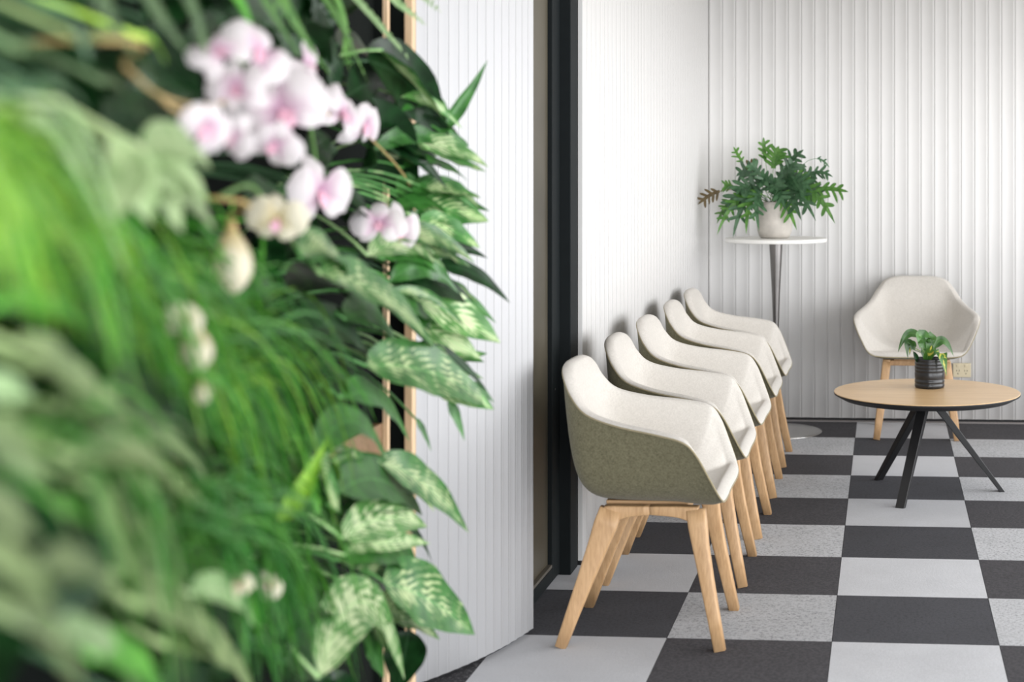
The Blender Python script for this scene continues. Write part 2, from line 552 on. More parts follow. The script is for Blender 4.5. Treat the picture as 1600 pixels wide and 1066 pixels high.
# left wall behind the row of chairs
LA, LB = Vector((-1.088, 5.37, 0)), Vector((xc0 - 0.004, BACKY + 0.0, 0))
ldir = (LB - LA); llen = ldir.length; ldir.normalize()
lang = math.atan2(ldir.y, ldir.x)
wl = empty('wall_left', (0, 0, 0))
lnorm = Vector((ldir.y, -ldir.x, 0))
q = [LA - lnorm * 0.02, LB - lnorm * 0.02, LB - lnorm * 0.12, LA - lnorm * 0.12]
v = [(a.x, a.y, z) for z in (0, ZT) for a in q]
ob('wall_core', mesh('wall_core', v, [(3, 2, 1, 0), (4, 5, 6, 7), (0, 1, 5, 4), (1, 2, 6, 5), (2, 3, 7, 6), (3, 0, 4, 7)], M['plaster'], False), wl)
setk(wl, 'white fluted side wall behind the row of chairs', kind='structure')
nl = int(llen / PITCH)
sml = slat_mesh('slat', llen / nl, 0.016, ZT, 0.0016, M['white'])
for i in range(nl):
    p = LA + ldir * ((i + 0.5) * llen / nl)
    ob('slat', sml, wl, (p.x, p.y, 0), (0, 0, lang))
bl = box('baseboard_left', 0, llen, 0.004, 0.0195, 0, 0.014, M['black'])
bl.location = LA; bl.rotation_euler = (0, 0, lang)
setk(bl, 'thin black skirting line behind the row of chairs', kind='structure')

# curved wall of narrow slats this side of the door
wc = empty('wall_curved', (0, 0, 0))
setk(wc, 'curved white wall of narrow vertical slats beside the plants', kind='structure')
CP = 0.0405
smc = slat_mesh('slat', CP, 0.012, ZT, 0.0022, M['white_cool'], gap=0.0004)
p = Vector((-1.080, 4.578, 0))
az = R(10.5)
inner = [p.copy()]
for i in range(21):
    d = Vector((-math.sin(az), -math.cos(az), 0))
    mid = p + d * CP / 2
    # local x of the slat runs from near to far, its face looks to the room
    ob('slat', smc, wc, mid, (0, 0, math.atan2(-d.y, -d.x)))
    p = p + d * CP
    inner.append(p.copy())
    az += R(1.62)
vv, ff = [], []
for i, a in enumerate(inner):
    b = inner[min(i + 1, len(inner) - 1)] - inner[max(i - 1, 0)]
    b.normalize()
    nn = Vector((b.y, -b.x, 0))      # away from the room
    if nn.x > 0: nn = -nn
    for off in (0.016, 0.09):
        for z in (0, ZT):
            c_ = a + nn * off
            vv.append((c_.x, c_.y, z))
for i in range(len(inner) - 1):
    a, b = i * 4, i * 4 + 4
    ff += [(a, a + 1, b + 1, b), (a + 2, b + 2, b + 3, a + 3), (a + 1, a + 3, b + 3, b + 1), (a, b, b + 2, a + 2)]
ff += [(0, 2, 3, 1), (len(vv) - 4, len(vv) - 3, len(vv) - 1, len(vv) - 2)]
ob('wall_core', mesh('wall_core', vv, ff, M['black'], False), wc)

# dark framed glazed door between the curved wall and the chairs
dr = empty('door_1', (0, 0, 0))
setk(dr, 'dark metal framed door with reflection-tinted glass beside the curved wall', kind='structure')
DX = -1.135
box('jamb', DX - 0.06, -1.100, 5.235, 5.355, 0, 2.6, M['frame'], dr, 0.003)
box('jamb', DX - 0.06, DX + 0.015, 4.60, 4.66, 0, 2.6, M['frame'], dr, 0.003)
box('stile', DX - 0.045, DX - 0.003, 5.115, 5.232, 0.008, 2.55, M['frame'], dr, 0.003)
box('stile', DX - 0.045, DX - 0.003, 4.662, 4.72, 0.008, 2.55, M['frame'], dr, 0.003)
box('bottom_rail', DX - 0.045, DX - 0.003, 4.72, 5.115, 0.008, 0.055, M['frame'], dr, 0.003)
box('glazing_bead', DX - 0.020, DX - 0.004, 4.72, 5.115, 0.0555, 0.067, M['bead'], dr, 0.002)
box('glass_pane', DX - 0.026, DX - 0.020, 4.72, 5.115, 0.056, 2.5, M['glass'], dr)
box('lintel', DX - 0.06, DX + 0.012, 4.66, 5.235, 2.556, 2.75, M['frame'], dr)
box('lock_screw', DX - 0.0028, DX - 0.0005, 5.150, 5.156, 0.66, 0.666, M['steel'], dr)

# rest of the shell, out of the picture
wr = empty('wall_right', (0, 0, 0))
setk(wr, 'window wall on the far side of the room', kind='structure')
box('sill_wall', 3.2, 3.35, -2.1, 8.9, 0, 0.3, M['plaster'], wr)
box('header', 3.2, 3.35, -2.1, 8.9, 2.65, ZT, M['plaster'], wr)
for y in (-2.1, 8.0):
    box('pier', 3.2, 3.35, y, y + 0.8, 0.3, 2.65, M['plaster'], wr)
ce = box('ceiling', -2.4, 3.35, -2.1, 8.9, ZT + 0.001, ZT + 0.12, M['ceiling'])
setk(ce, 'unseen ceiling above the room, greyed to bounce less light', kind='structure')

# ---------------------------------------------------------------- upholstered tub chair
HALF_R = [(-.258, 0, .822), (-.252, .11, .820), (-.238, .178, .797), (-.206, .222, .745), (-.155, .254, .698), (-.060, .286, .670),
          (.060, .318, .652), (.140, .333, .634), (.178, .326, .598), (.213, .294, .525), (.243, .250, .456), (.250, .180, .438), (.248, 0, .436)]
HALF_Q = [(-.212, 0, .418), (-.214, .11, .418), (-.212, .180, .418), (-.195, .215, .418), (-.155, .232, .418), (-.070, .240, .418),
          (.050, .240, .418), (.125, .238, .418), (.165, .234, .418), (.195, .225, .418), (.212, .200, .418), (.216, .150, .418), (.218, 0, .418)]


def full(h):
    return h + [(a, -b, c) for a, b, c in h[-2:0:-1]]


def bowl(c, Q, Rm, w, n):
    """rings of a bowl from centre c over corner curve Q up to rim Rm"""
    rings = []
    for k in range(1, n + 1):
        t = k / n
        a, b, e = (1 - t) ** 2, 2 * w * t * (1 - t), t * t
        rings.append([(c * a + q * b + r * e) / (a + b + e) for q, r in zip(Q, Rm)])
    return rings


def ringmesh(name, centre, rings, mat, flip=False):
    m = len(rings[0])
    v, f = [], []
    if centre is not None: v.append(centre)
    o = len(v)
    for r in rings: v += r
    if centre is not None:
        for k in range(m): f.append((0, o + k, o + (k + 1) % m))
    for i in range(len(rings) - 1):
        for k in range(m):
            k2 = (k + 1) % m
            f.append((o + i * m + k, o + (i + 1) * m + k, o + (i + 1) * m + k2, o + i * m + k2))
    if flip: f = [tuple(reversed(q)) for q in f]
    return mesh(name, v, f, mat)


def build_chair():
    t = empty('tub_chair')
    Rm = catmull(full(HALF_R), 5)
    Q = catmull(full(HALF_Q), 5)
    co = Vector((0.0, 0, .416))
    outer = bowl(co, Q, Rm, 2.3, 20)
    ob('shell', ringmesh('shell', co, outer, M['olive']), t)
    # inner upholstery with a rolled rim
    N = len(Rm)
    Rin, roll = [], [[] for _ in range(6)]
    cen = Vector((0.02, 0, 0))
    for i, r in enumerate(Rm):
        tg = (Rm[(i + 1) % N] - Rm[i - 1]); tg.z *= 0.4; tg.normalize()
        inw = Vector((-tg.y, tg.x, 0))
        if inw.dot(Vector((cen.x - r.x, -r.y, 0))) < 0: inw = -inw
        inw.normalize()
        zi = max(r.z + 0.002, 0.462)
        ri = Vector((r.x, r.y, zi)) + inw * 0.034
        Rin.append(ri)
        for k in range(6):
            a = math.pi * (k + 1) / 7
            p = r.lerp(ri, 0.5 - 0.5 * math.cos(a))
            p = p + Vector((0, 0, 0.010 * math.sin(a))) - inw * 0.006 * math.sin(a)
            roll[k].append(p)
    ci = Vector((0.02, 0, .455))
    Qi = [Vector((q.x * 0.84, q.y * 0.84, .452)) for q in Q]
    inner = bowl(ci, Qi, Rin, 1.3, 18)
    rings = inner + roll[::-1] + [[r.copy() for r in Rm]]
    ob('upholstery', ringmesh('upholstery', ci, rings, M['beige'], True), t)
    v, f = tube(Rm, 0.0032, 6, True)
    ob('piping', mesh('piping', v, f, M['pipe']), t)
    # oak frame: each leg bends over into half of the side rail
    for s in (1, -1):
        for top, lg, rail, rs in (
                ((-.097, .158), [(-.239, .212, 0, .034, .034), (-.204, .198, .10, .041, .038), (-.168, .184, .20, .050, .041), (-.132, .170, .30, .062, .044), (-.112, .163, .355, .072, .044), (-.0965, .158, .400, .068, .044)],
                 [(-.110, .158, .385), (-.080, .158, .391), (-.045, .157, .3965), (.020, .156, .401)], [.056, .046, .034, .026]),
                ((.158, .158), [(.237, .212, 0, .034, .035), (.216, .198, .10, .037, .039), (.195, .184, .20, .041, .042), (.175, .171, .30, .048, .044), (.166, .164, .355, .056, .044), (.159, .158, .404, .058, .044)],
                 [(.165, .158, .389), (.140, .158, .393), (.100, .157, .3985), (.0205, .156, .401)], [.052, .044, .033, .026])):
            acc = Acc()
            v, f = loft([(a, b * s, c) for a, b, c, _, _ in lg], [(d, e) for _, _, _, d, e in lg], rnd=.3)
            acc.add(v, f)
            rp = catmull([(a, b * s, c) for a, b, c in rail], 3, False)
            rz = [q.x for q in catmull([(q, 0, 0) for q in rs], 3, False)]
            v, f = loft(rp, [(q, .038) for q in rz], rnd=.25)
            acc.add(v, f)
            ob('leg', mesh('leg', acc.v, acc.f, M['oak']), t)
    for x in (-.10, .11):
        v, f = boxv(x - .018, x + .018, -.145, .145, .378, .406, .004)
        ob('cross_rail', mesh('cross_rail', v, f, M['oak_rail'], False), t)
    v, f = boxv(-.12, .13, -.12, .12, .4065, .4195, .003)
    ob('seat_mount', mesh('seat_mount', v, f, M['oak_rail'], False), t)
    return t


chair = build_chair()
ROW = [(4.652, 0.0, 'nearest tub chair of the row, its olive felt side fully in view'),
       (5.338, 0.5, 'second tub chair of the row, just behind the nearest one'),
       (6.020, -0.6, 'middle tub chair of the row of five against the white wall'),
       (6.745, 0.4, 'fourth tub chair of the row, next to last before the back wall'),
       (7.425, -0.4, 'last tub chair of the row, closest to the steel pedestal table')]
for i, (y, a, lab) in enumerate(ROW):
    o = chair if i == 0 else copy_tree(chair)
    o.location = (-0.724, y, 0)
    o.rotation_euler = (0, 0, R(a))
    setk(o, lab, 'chair', 'olive and oatmeal felt tub chairs')
o = copy_tree(chair)
o.location = (0.166, 8.232, 0)
o.rotation_euler = (0, 0, R(-90.5))
setk(o, 'tub chair facing forward against the back wall behind the round coffee table', 'chair', 'olive and oatmeal felt tub chairs')

# ---------------------------------------------------------------- coffee table
ct = empty('coffee_table', (0.181, 6.70, 0))
setk(ct, 'round oak coffee table with black edge and three splayed black legs', 'table')
TZ = 0.446
v, f = lathe([(0, TZ), (.4072, TZ), (.4085, TZ - .001), (.4085, TZ - .003), (0, TZ - .003)], 96)
ob('top', mesh('top', v, f, M['oak_top'], False), ct)
v, f = lathe([(0, TZ - .0032), (.4085, TZ - .0032), (.4092, TZ - .006), (.4085, TZ - .010), (.372, TZ - .030), (0, TZ - .030)], 96)
me = mesh('edge_rim', v, f, M['blackedge'], False)
ob('edge_rim', me, ct)
for a in (129.7, 249.2, 8.4):
    ca, sa = math.cos(R(a)), math.sin(R(a))
    v, f = loft([(.022 * ca, .022 * sa, TZ - .034), (.335 * ca, .335 * sa, 0.0)], [(.034, .046), (.028, .040)], Vector((-sa, ca, 0)), 2, .18)
    # flat feet
    v = [Vector((p.x, p.y, p.z)) if p.z > .1 else Vector((p.x, p.y, 0)) for p in v]
    ob('leg', mesh('leg', v, f, M['blacksteel'], False), ct)
v, f = lathe([(0, TZ - .0305), (.085, TZ - .0305), (.085, TZ - .037), (0, TZ - .037)], 32)
ob('mount_plate', mesh('mount_plate', v, f, M['blacksteel'], False), ct)

# ---------------------------------------------------------------- pedestal table
pt = empty('pedestal_table', (-0.594, 8.20, 0))
setk(pt, 'tall round pedestal table with white top, tapered steel column and disc base', 'table')
v, f = lathe([(0, 1.054), (.274, 1.054), (.278, 1.050), (.278, 1.036), (.274, 1.032), (0, 1.032)], 72)
ob('top', mesh('top', v, f, M['tabletop'], False), pt)
v, f = lathe([(0, 1.0315), (.0365, 1.0315), (.0365, 1.02), (.030, .90), (.022, .75), (.016, .58), (.0135, .42), (.0145, .26), (.021, .12), (.034, .045), (.048, .021), (0, .021)], 40)
ob('column', mesh('column', v, f, M['steel']), pt)
v, f = lathe([(0, .0205), (.06, .0205), (.235, .010), (.25, .006), (.252, .0), (0, 0)], 72)
ob('base', mesh('base', v, f, M['disc']), pt)

# ---------------------------------------------------------------- wall socket
so = empty('wall_socket', (0, 0, 0))
setk(so, 'cream double power socket low on the slatted back wall', 'socket')
a, b = P(1489, 568, 8.52), P(1517, 590, 8.52)
sy = BACKY - 0.0065
box('plate', a.x, b.x, sy - .014, sy, b.z, a.z, M['socket'], so, .003)
for k in (0.28, 0.72):
    xx = a.x + (b.x - a.x) * k
    zz = b.z + (a.z - b.z) * 0.42
    for dx, dz in ((-.007, .004), (.007, .004), (0, -.012)):
        box('pin_hole', xx + dx - .0015, xx + dx + .0015, sy - .0152, sy - .0138, zz + dz - .004, zz + dz + .004, M['hole'], so)
    box('switch', xx - .007, xx + .007, sy - .0175, sy - .0138, a.z - .020, a.z - .008, M['socket'], so, .001)


# ---------------------------------------------------------------- leaves
def blade(base, ctrl, tip, width, face, nl=12, nw=4, cup=0.15, shape='leaf', wave=0.0, seed=0, twist=0.0):
    """a leaf blade along the curve base-ctrl-tip; face = direction the upper side looks to.
    returns verts, faces, uvs"""
    base, ctrl, tip, face = Vector(base), Vector(ctrl), Vector(tip), Vector(face)
    v, f, uv = [], [], []
    for i in range(nl + 1):
        t = i / nl
        p = base * (1 - t) ** 2 + ctrl * 2 * t * (1 - t) + tip * t * t
        tg = ((ctrl - base) * (1 - t) + (tip - ctrl) * t)
        if tg.length < 1e-6: tg = tip - base
        tg.normalize()
        s = tg.cross(face)
        if s.length < 1e-4: s = tg.cross(Vector((0.3, 0.2, 1)))
        s.normalize()
        if twist: s = Matrix.Rotation(twist * t, 3, tg) @ s
        up = s.cross(tg).normalized()
        if shape == 'leaf': wv = (math.sin(math.pi * min(1, t ** 0.72)) ** 0.85) if 0 < t < 1 else 0.0
        elif shape == 'lobe': wv = (0.75 + 0.25 * math.sin(math.pi * t)) * (1 - t ** 5) ** .5 if t < 1 else 0.0
        elif shape == 'lance': wv = math.sin(math.pi * t ** 0.6) ** 0.9 if 0 < t < 1 else 0.0
        elif shape == 'grass': wv = (0.35 + 0.65 * min(1, t * 4)) * (1 - t) ** 0.6 if t < 1 else 0.0
        elif shape == 'petal': wv = math.sin(math.pi * min(1, (0.06 + 0.94 * t) ** 1.25)) ** 0.6 if t < 1 else 0.0
        else: wv = 1.0
        h = max(wv, 0.01) * width / 2
        for k in range(nw + 1):
            u = -1 + 2 * k / nw
            q = p + s * u * h + up * (-cup * h * (1 - u * u) if cup else 0)
            if wave: q = q + up * wave * h * math.sin(t * 17 + seed + (0 if u > 0 else 1.3)) * abs(u)
            v.append(q); uv.append((t, (u + 1) / 2))
    m = nw + 1
    for i in range(nl):
        for k in range(nw):
            f.append((i * m + k, i * m + k + 1, (i + 1) * m + k + 1, (i + 1) * m + k))
    return v, f, uv


def petiole(acc, a, b, c, r=0.0022):
    pts = [Vector(a) * (1 - t) ** 2 + Vector(b) * 2 * t * (1 - t) + Vector(c) * t * t for t in [k / 8 for k in range(9)]]
    v, f = tube(pts, r, 5)
    acc.add(v, f)


def lobed_frond(base, ctrl, tip, width, face, lobes=5, seed=0, bare=0.35, lobe_w=0.30):
    """deeply lobed fern frond: strap along the curve with finger lobes either side; the first part is bare stalk"""
    rg = random.Random(seed)
    acc = Acc()
    base, ctrl, tip = Vector(base), Vector(ctrl), Vector(tip)

    def C(t): return base * (1 - t) ** 2 + ctrl * 2 * t * (1 - t) + tip * t * t
    pts = [C(t * (bare + .1) / 6) for t in range(7)]
    v, f = tube(pts, 0.0016, 5); acc.add(v, f)
    # strap
    face = Vector(face)
    b0, t0 = C(bare), tip
    L = (t0 - b0).length
    cm = C((bare + 1) / 2) * 2 - (b0 + t0) * 0.5
    acc.add(*blade(b0, cm, t0, width * 0.30, face, 10, 2, 0.1, 'lobe'))
    for i in range(lobes):
        for sd in (1, -1):
            t = bare + (1 - bare) * (0.06 + 0.80 * (i + (0.25 if sd > 0 else 0)) / lobes)
            p = C(t); tg = (C(t + .03) - C(t - .03)).normalized()
            s = tg.cross(face).normalized() * sd
            ll = width * 0.62 * (0.75 + 0.5 * math.sin(math.pi * (0.25 + 0.7 * i / lobes))) * rg.uniform(.8, 1.15)
            dr = (tg * rg.uniform(.55, .85) + s).normalized()
            e = p + dr * ll + Vector((0, 0, -0.18 * ll * rg.random())) + face.normalized() * rg.uniform(-.12, .12) * ll
            mdl = p + dr * ll * 0.5 + tg * 0.06 * ll + face.normalized() * 0.06 * ll
            acc.add(*blade(p, mdl, e, max(width * lobe_w * rg.uniform(.7, 1.0), .008), face, 6, 2, 0.1, 'lobe'))
    return acc


# ---------------------------------------------------------------- potted fern on the pedestal table
TD = 8.215
fp = empty('plant_pot', (-0.600, 8.185, 1.0545))
setk(fp, 'round pale concrete pot on the tall pedestal table', 'plant pot')
v, f = lathe([(0, 0), (.072, 0), (.083, .010), (.094, .040), (.098, .085), (.096, .130), (.088, .175), (.082, .196), (.076, .196), (.074, .170), (0, .168)], 48)
ob('body', mesh('body', v, f, M['stone']), fp)
v, f = lathe([(.0735, .174), (.04, .180), (0, .182)], 24)
ob('soil', mesh('soil', v, f, M['soil']), fp)
fern = empty('potted_fern', (-0.600, 8.185, 1.236))
setk(fern, 'blue green fern with fingered fronds growing from the pale concrete pot', 'plant')
rg = random.Random(11)
# tip px, bend px, depth offset of tip, width, material, bare stalk share, lobes
FR = [((1193, 214), (1196, 262), .02, .10, 'lf_bright', .62, 3), ((1217, 228), (1205, 265), -.02, .15, 'lf_bright', .55, 4),
      ((1256, 234), (1222, 262), .03, .12, 'lf_blue', .45, 4), ((1246, 250), (1228, 275), -.05, .13, 'lf_blue', .3, 5),
      ((1146, 229), (1172, 275), .05, .075, 'lf_bright', .72, 3), ((1090, 320), (1140, 285), .02, .085, 'lf_brown', .66, 4),
      ((1131, 290), (1150, 290), .02, .08, 'lf_bright', .66, 3),
      ((1326, 300), (1265, 290), -.03, .12, 'lf_bright', .55, 4), ((1296, 262), (1262, 235), .05, .05, 'lf_blue', .72, 2),
      ((1302, 277), (1262, 262), 0, .10, 'lf_blue', .4, 5), ((1150, 276), (1175, 262), .0, .12, 'lf_blue', .25, 5),
      ((1172, 254), (1186, 270), -.04, .11, 'lf_blue', .3, 5), ((1167, 262), (1180, 256), .07, .10, 'lf_brown', .4, 4),
      ((1120, 368), (1158, 290), -.10, .10, 'lf_bright', .35, 5), ((1145, 372), (1168, 290), -.14, .13, 'lf_blue', .25, 5),
      ((1186, 362), (1178, 290), -.17, .12, 'lf_blue', .25, 5), ((1131, 338), (1160, 285), -.06, .13, 'lf_blue', .25, 5),
      ((1166, 366), (1172, 290), -.15, .11, 'lf_bright', .3, 4), ((1150, 305), (1170, 280), -.12, .14, 'lf_blue', .2, 5),
      ((1245, 360), (1218, 290), -.13, .12, 'lf_bright', .3, 5), ((1252, 345), (1228, 285), -.15, .14, 'lf_blue', .25, 5),
      ((1275, 346), (1238, 280), -.10, .13, 'lf_blue', .25, 5), ((1305, 350), (1258, 275), -.06, .13, 'lf_bright', .3, 6),
      ((1290, 318), (1250, 275), -.03, .14, 'lf_blue', .25, 6), ((1270, 300), (1235, 272), -.10, .15, 'lf_blue', .2, 6),
      ((1282, 290), (1240, 265), .05, .13, 'lf_blue', .25, 6), ((1228, 330), (1212, 285), -.18, .12, 'lf_blue', .2, 5),
      ((1262, 285), (1235, 268), .0, .13, 'lf_bright', .3, 5), ((1240, 268), (1220, 275), -.08, .12, 'lf_blue', .3, 5),
      ((1192, 285), (1194, 275), -.15, .12, 'lf_blue', .25, 5), ((1215, 300), (1208, 280), -.18, .14, 'lf_blue', .2, 5),
      ((1120, 350), (1150, 295), -.02, .09, 'lf_bright', .5, 4)]
fo = Vector(fern.location)
for i, (tp, bp, dd, wd, mt, bare, lb) in enumerate(FR):
    b = fo + Vector((rg.uniform(-.03, .03), rg.uniform(-.03, .03), 0))
    tip = P(tp[0], tp[1], TD + dd)
    ctl = P(bp[0], bp[1], TD + dd * 0.5)
    ctl = ctl * 1.35 - (b + tip) * 0.175
    fc = Vector((rg.uniform(-.2, .6), -1, rg.uniform(.1, .8)))
    lobed_frond(b, ctl, tip, wd * 0.78, fc, lb, i, bare, .25).obj('frond', M[mt], fern, fo)

# ---------------------------------------------------------------- small potted plant on the coffee table
bp_ = P(1452.5, 608, 6.785)
bp = empty('plant_pot', (bp_.x, bp_.y, TZ + .0003))
setk(bp, 'black ribbed ceramic pot standing on the round coffee table', 'plant pot')
prof = [(0, 0), (.060, 0), (.0645, .003)]
z = .006
for k in range(2): prof += [(.0668, z + .002), (.0668, z + .012), (.0648, z + .015)]; z += .0165
prof += [(.0655, .043), (.0665, .047), (.0665, .068), (.0650, .072)]
z = .074
for k in range(3): prof += [(.0668, z + .002), (.0668, z + .010), (.0648, z + .013)]; z += .0150
prof += [(.0665, .1225), (.0668, .130), (.0650, .132), (.0618, .130), (.0610, .112), (0, .110)]
v, f = lathe(prof, 56)
ob('body', mesh('body', v, f, M['ceramic']), bp)
v, f = lathe([(.0605, .114), (.03, .117), (0, .118)], 24)
ob('soil', mesh('soil', v, f, M['soil']), bp)
lily = empty('potted_lily', (bp_.x, bp_.y, TZ + .118))
setk(lily, 'small leafy plant with drooping yellow streaked leaves in black pot', 'plant')
lo = Vector(lily.location)
LL = [((1437, 527), (1418, 513), (1403, 551), .034, 'lf_lily', -.02), ((1446, 545), (1440, 515), (1437, 545), .062, 'lf_lily', -.07),
      ((1452, 545), (1455, 515), (1448, 557), .050, 'lf_lily', -.04), ((1430, 548), (1415, 525), (1419, 562), .030, 'lf_lily', -.05),
      ((1430, 545), (1424, 530), (1421, 556), .026, 'lf_yellow', .0), ((1459, 545), (1474, 522), (1490, 557), .036, 'lf_lily', .02),
      ((1468, 552), (1472, 548), (1479, 588), .044, 'lf_yellow', -.09), ((1447, 566), (1453, 550), (1456, 540), .038, 'lf_yellow', -.06),
      ((1436, 566), (1430, 555), (1427, 549), .022, 'lf_dark', -.05), ((1452, 560), (1455, 540), (1455, 528), .045, 'lf_lily', .03),
      ((1448, 562), (1443, 545), (1440, 535), .030, 'lf_var', -.02)]
for i, (b, c, t, wd, mt, dd) in enumerate(LL):
    acc = Acc()
    B, Cc, T = P(*b, 6.785 + dd * .5), P(*c, 6.785 + dd), P(*t, 6.785 + dd)
    Cc = Cc * 1.3 - (B + T) * .15
    petiole(acc, lo + Vector((0, 0, -.003)), (lo + B) / 2 + Vector((0, 0, .02)), B, .0016)
    acc.add(*blade(B, Cc, T, wd * 1.2, (.35, -1, .55), 12, 4, .22, 'lance', .06, i))
    acc.obj('leaf', M[mt], lily, lo)

# ---------------------------------------------------------------- the planted wall
WX = -1.125
pw = empty('planter_wall', (WX, 3.3, 0))
setk(pw, 'black planting wall with pale timber edge post carrying the green plants', 'planter')


def pbox(name, x0, x1, y0, y1, z0, z1, mat, b=0.0):
    return box(name, x0 - WX, x1 - WX, y0 - 3.3, y1 - 3.3, z0, z1, mat, pw, b)


pbox('backing_panel', WX - .03, WX, 0.45, 3.50, 0, 2.7, M['felt'])
pbox('edge_post', -1.0785, -1.0600, 3.330, 3.357, 0, 2.7, M['timber'], .0015)
pbox('post_fixing', WX, -1.0785, 3.340, 3.352, 0, 2.7, M['felt'])
pbox('batten', -1.1050, -1.0945, 3.262, 3.277, 0, 2.7, M['timber'])
pbox('batten_fixing', WX, -1.1050, 3.262, 3.277, 0, 2.7, M['felt'])
for z in (0.775,):
    pbox('trough', WX + .0005, -1.1052, 2.6, 3.261, z, z + .085, M['timber_dark'])


def lerp_tab(x, tab):
    if x <= tab[0][0]: return tab[0][1]
    for (a, va), (b, vb) in zip(tab, tab[1:]):
        if x <= b: return va + (vb - va) * (x - a) / (b - a)
    return tab[-1][1]


def surf(px, py):
    """how far off the leaf front of the planted wall is, in the direction of a pixel"""
    d = lerp_tab(px, [(-100, 0.77), (0, 0.86), (150, 1.07), (300, 1.42), (450, 1.92), (560, 2.55), (640, 2.95), (800, 3.12)])
    k = max(0, min(1, (py - 520) / 300)) * max(0, min(1, (420 - px) / 420))
    return d * (1 - 0.33 * k)


LIGHT = Vector((0.62, -0.62, 0.48))


def plant(name, label, cat, px, py, group=None):
    """empty where the plant roots in the wall, behind pixel px,py"""
    p = P(px, py, surf(px, py))
    o = empty(name, (WX + 0.0225, p.y + 0.03, p.z))
    setk(o, label, cat, group)
    return o


def px_leaf(pl, b, t, wpx, mat, dd=0.0, dt=None, sag=0.18, face=LIGHT, cup=.2, wave=.08, seed=0, shape='leaf', twist=0.0, name='leaf', bend=0):
    """one broad leaf with its stalk: b and t are where blade base and tip are seen, wpx its width there"""
    d0 = surf(*b) + dd
    d1 = surf(*t) + (dd if dt is None else dt)
    B, T = P(b[0], b[1], d0), P(t[0], t[1], d1)
    L = (T - B).length
    side = (T - B).cross(Vector(face)).normalized()
    C = (B + T) / 2 + Vector((0, 0, sag * L)) + side * bend * L
    acc = Acc()
    org = Vector(pl.location)
    mid = (org + B) / 2 + Vector((0, 0, 0.25 * (org - B).length))
    petiole(acc, org, mid, B, .0022 + wpx * 1e-5)
    acc.add(*blade(B, C, T, wpx / FPX * (d0 + d1) / 2, face, 16, 6, cup, shape, wave, seed, twist))
    return acc.obj(name, M[mat], pl, org)


def grass(name, label, root, tips, n, wpx, mat, seed, sag=0.35, dd=0.0, spread=40):
    """tuft of arching blades, root and tips given where they are seen"""
    rg = random.Random(seed)
    pl = plant(name, label, 'plant', *root)
    org = Vector(pl.location)
    rows = {}
    for i in range(n):
        (ax, ay), (bx, by) = rg.choice(tips)
        k = rg.random()
        tx, ty = ax + (bx - ax) * k + rg.gauss(0, spread * .5), ay + (by - ay) * k + rg.gauss(0, spread * .5)
        rx, ry = root[0] + rg.gauss(0, spread), root[1] + rg.gauss(0, spread * .7)
        z0 = rg.uniform(-.10, .10)
        B = P(rx, ry, surf(rx, ry) + dd + z0 + .06)
        T = P(tx, ty, surf(tx, ty) + dd + z0)
        L = (T - B).length
        C = (B + T) / 2 + Vector((.06 * L * rg.uniform(-.5, 1.5), -.05 * L, L * sag * rg.uniform(.5, 1.3)))
        wd = wpx / FPX * surf(rx, ry) * rg.uniform(.6, 1.3)
        mt = rg.choice(mat)
        acc = rows.setdefault(mt, Acc())
        fc = (LIGHT + Vector((rg.uniform(-.6, .6), rg.uniform(-.6, .6), rg.uniform(-.4, .6)))).normalized()
        # every blade starts at the crown of the tuft on the wall
        v, f, uv = blade(B, C, T, wd, fc, 9, 1, 0, 'grass', twist=rg.uniform(-.8, .8))
        acc.add(v, f, uv)
        crown = org + Vector((0, rg.uniform(-.03, .03), rg.uniform(-.03, .03)))
        v, f, uv = blade(crown, (crown + B) / 2 + Vector((0, 0, .03)), B, wd, fc, 3, 1, 0, 'strap')
        acc.add(v, f, uv)
    for mt, acc in rows.items():
        o = acc.obj('blades', M[mt], pl, org)
        o['kind'] = 'stuff'
    return pl


def pinnate(pl, b, c, t, wpx, mat, n=13, dd=0.0, face=LIGHT, seed=0, lw=0.22, name='frond'):
    """feathered fern frond: rachis with paired leaflets"""
    rg = random.Random(seed)
    B, C, T = (P(q[0], q[1], surf(*q) + dd) for q in (b, c, t))
    C = C * 1.5 - (B + T) * .25
    org = Vector(pl.location)
    acc = Acc()
    petiole(acc, org, (org + B) / 2 + Vector((0, 0, .04)), B, .0018)
    W = wpx / FPX * surf(*c) / 2

    def cv(s): return B * (1 - s) ** 2 + C * 2 * s * (1 - s) + T * s * s
    v, f = tube([cv(k / 10) for k in range(11)], [.0016 * (1 - .07 * k) for k in range(11)], 5)
    acc.add(v, f)
    fc = Vector(face)
    for i in range(n):
        s = 0.06 + 0.92 * i / n
        p = cv(s); tg = (cv(min(1, s + .02)) - cv(max(0, s - .02))).normalized()
        sd = tg.cross(fc).normalized()
        l = W * (0.35 + 0.65 * math.sin(math.pi * min(1, .18 + .82 * s))) * (1.02 - s * .55)
        for g in (1, -1):
            e = p + (sd * g + tg * .55).normalized() * l * rg.uniform(.9, 1.1) - Vector((0, 0, .12 * l))
            m = (p + e) / 2 + fc.normalized() * .1 * l
            acc.add(*blade(p, m, e, max(l * lw * 1.6, .004), fc, 5, 2, .1, 'lance'))
    return acc.obj(name, M[mat], pl, org)


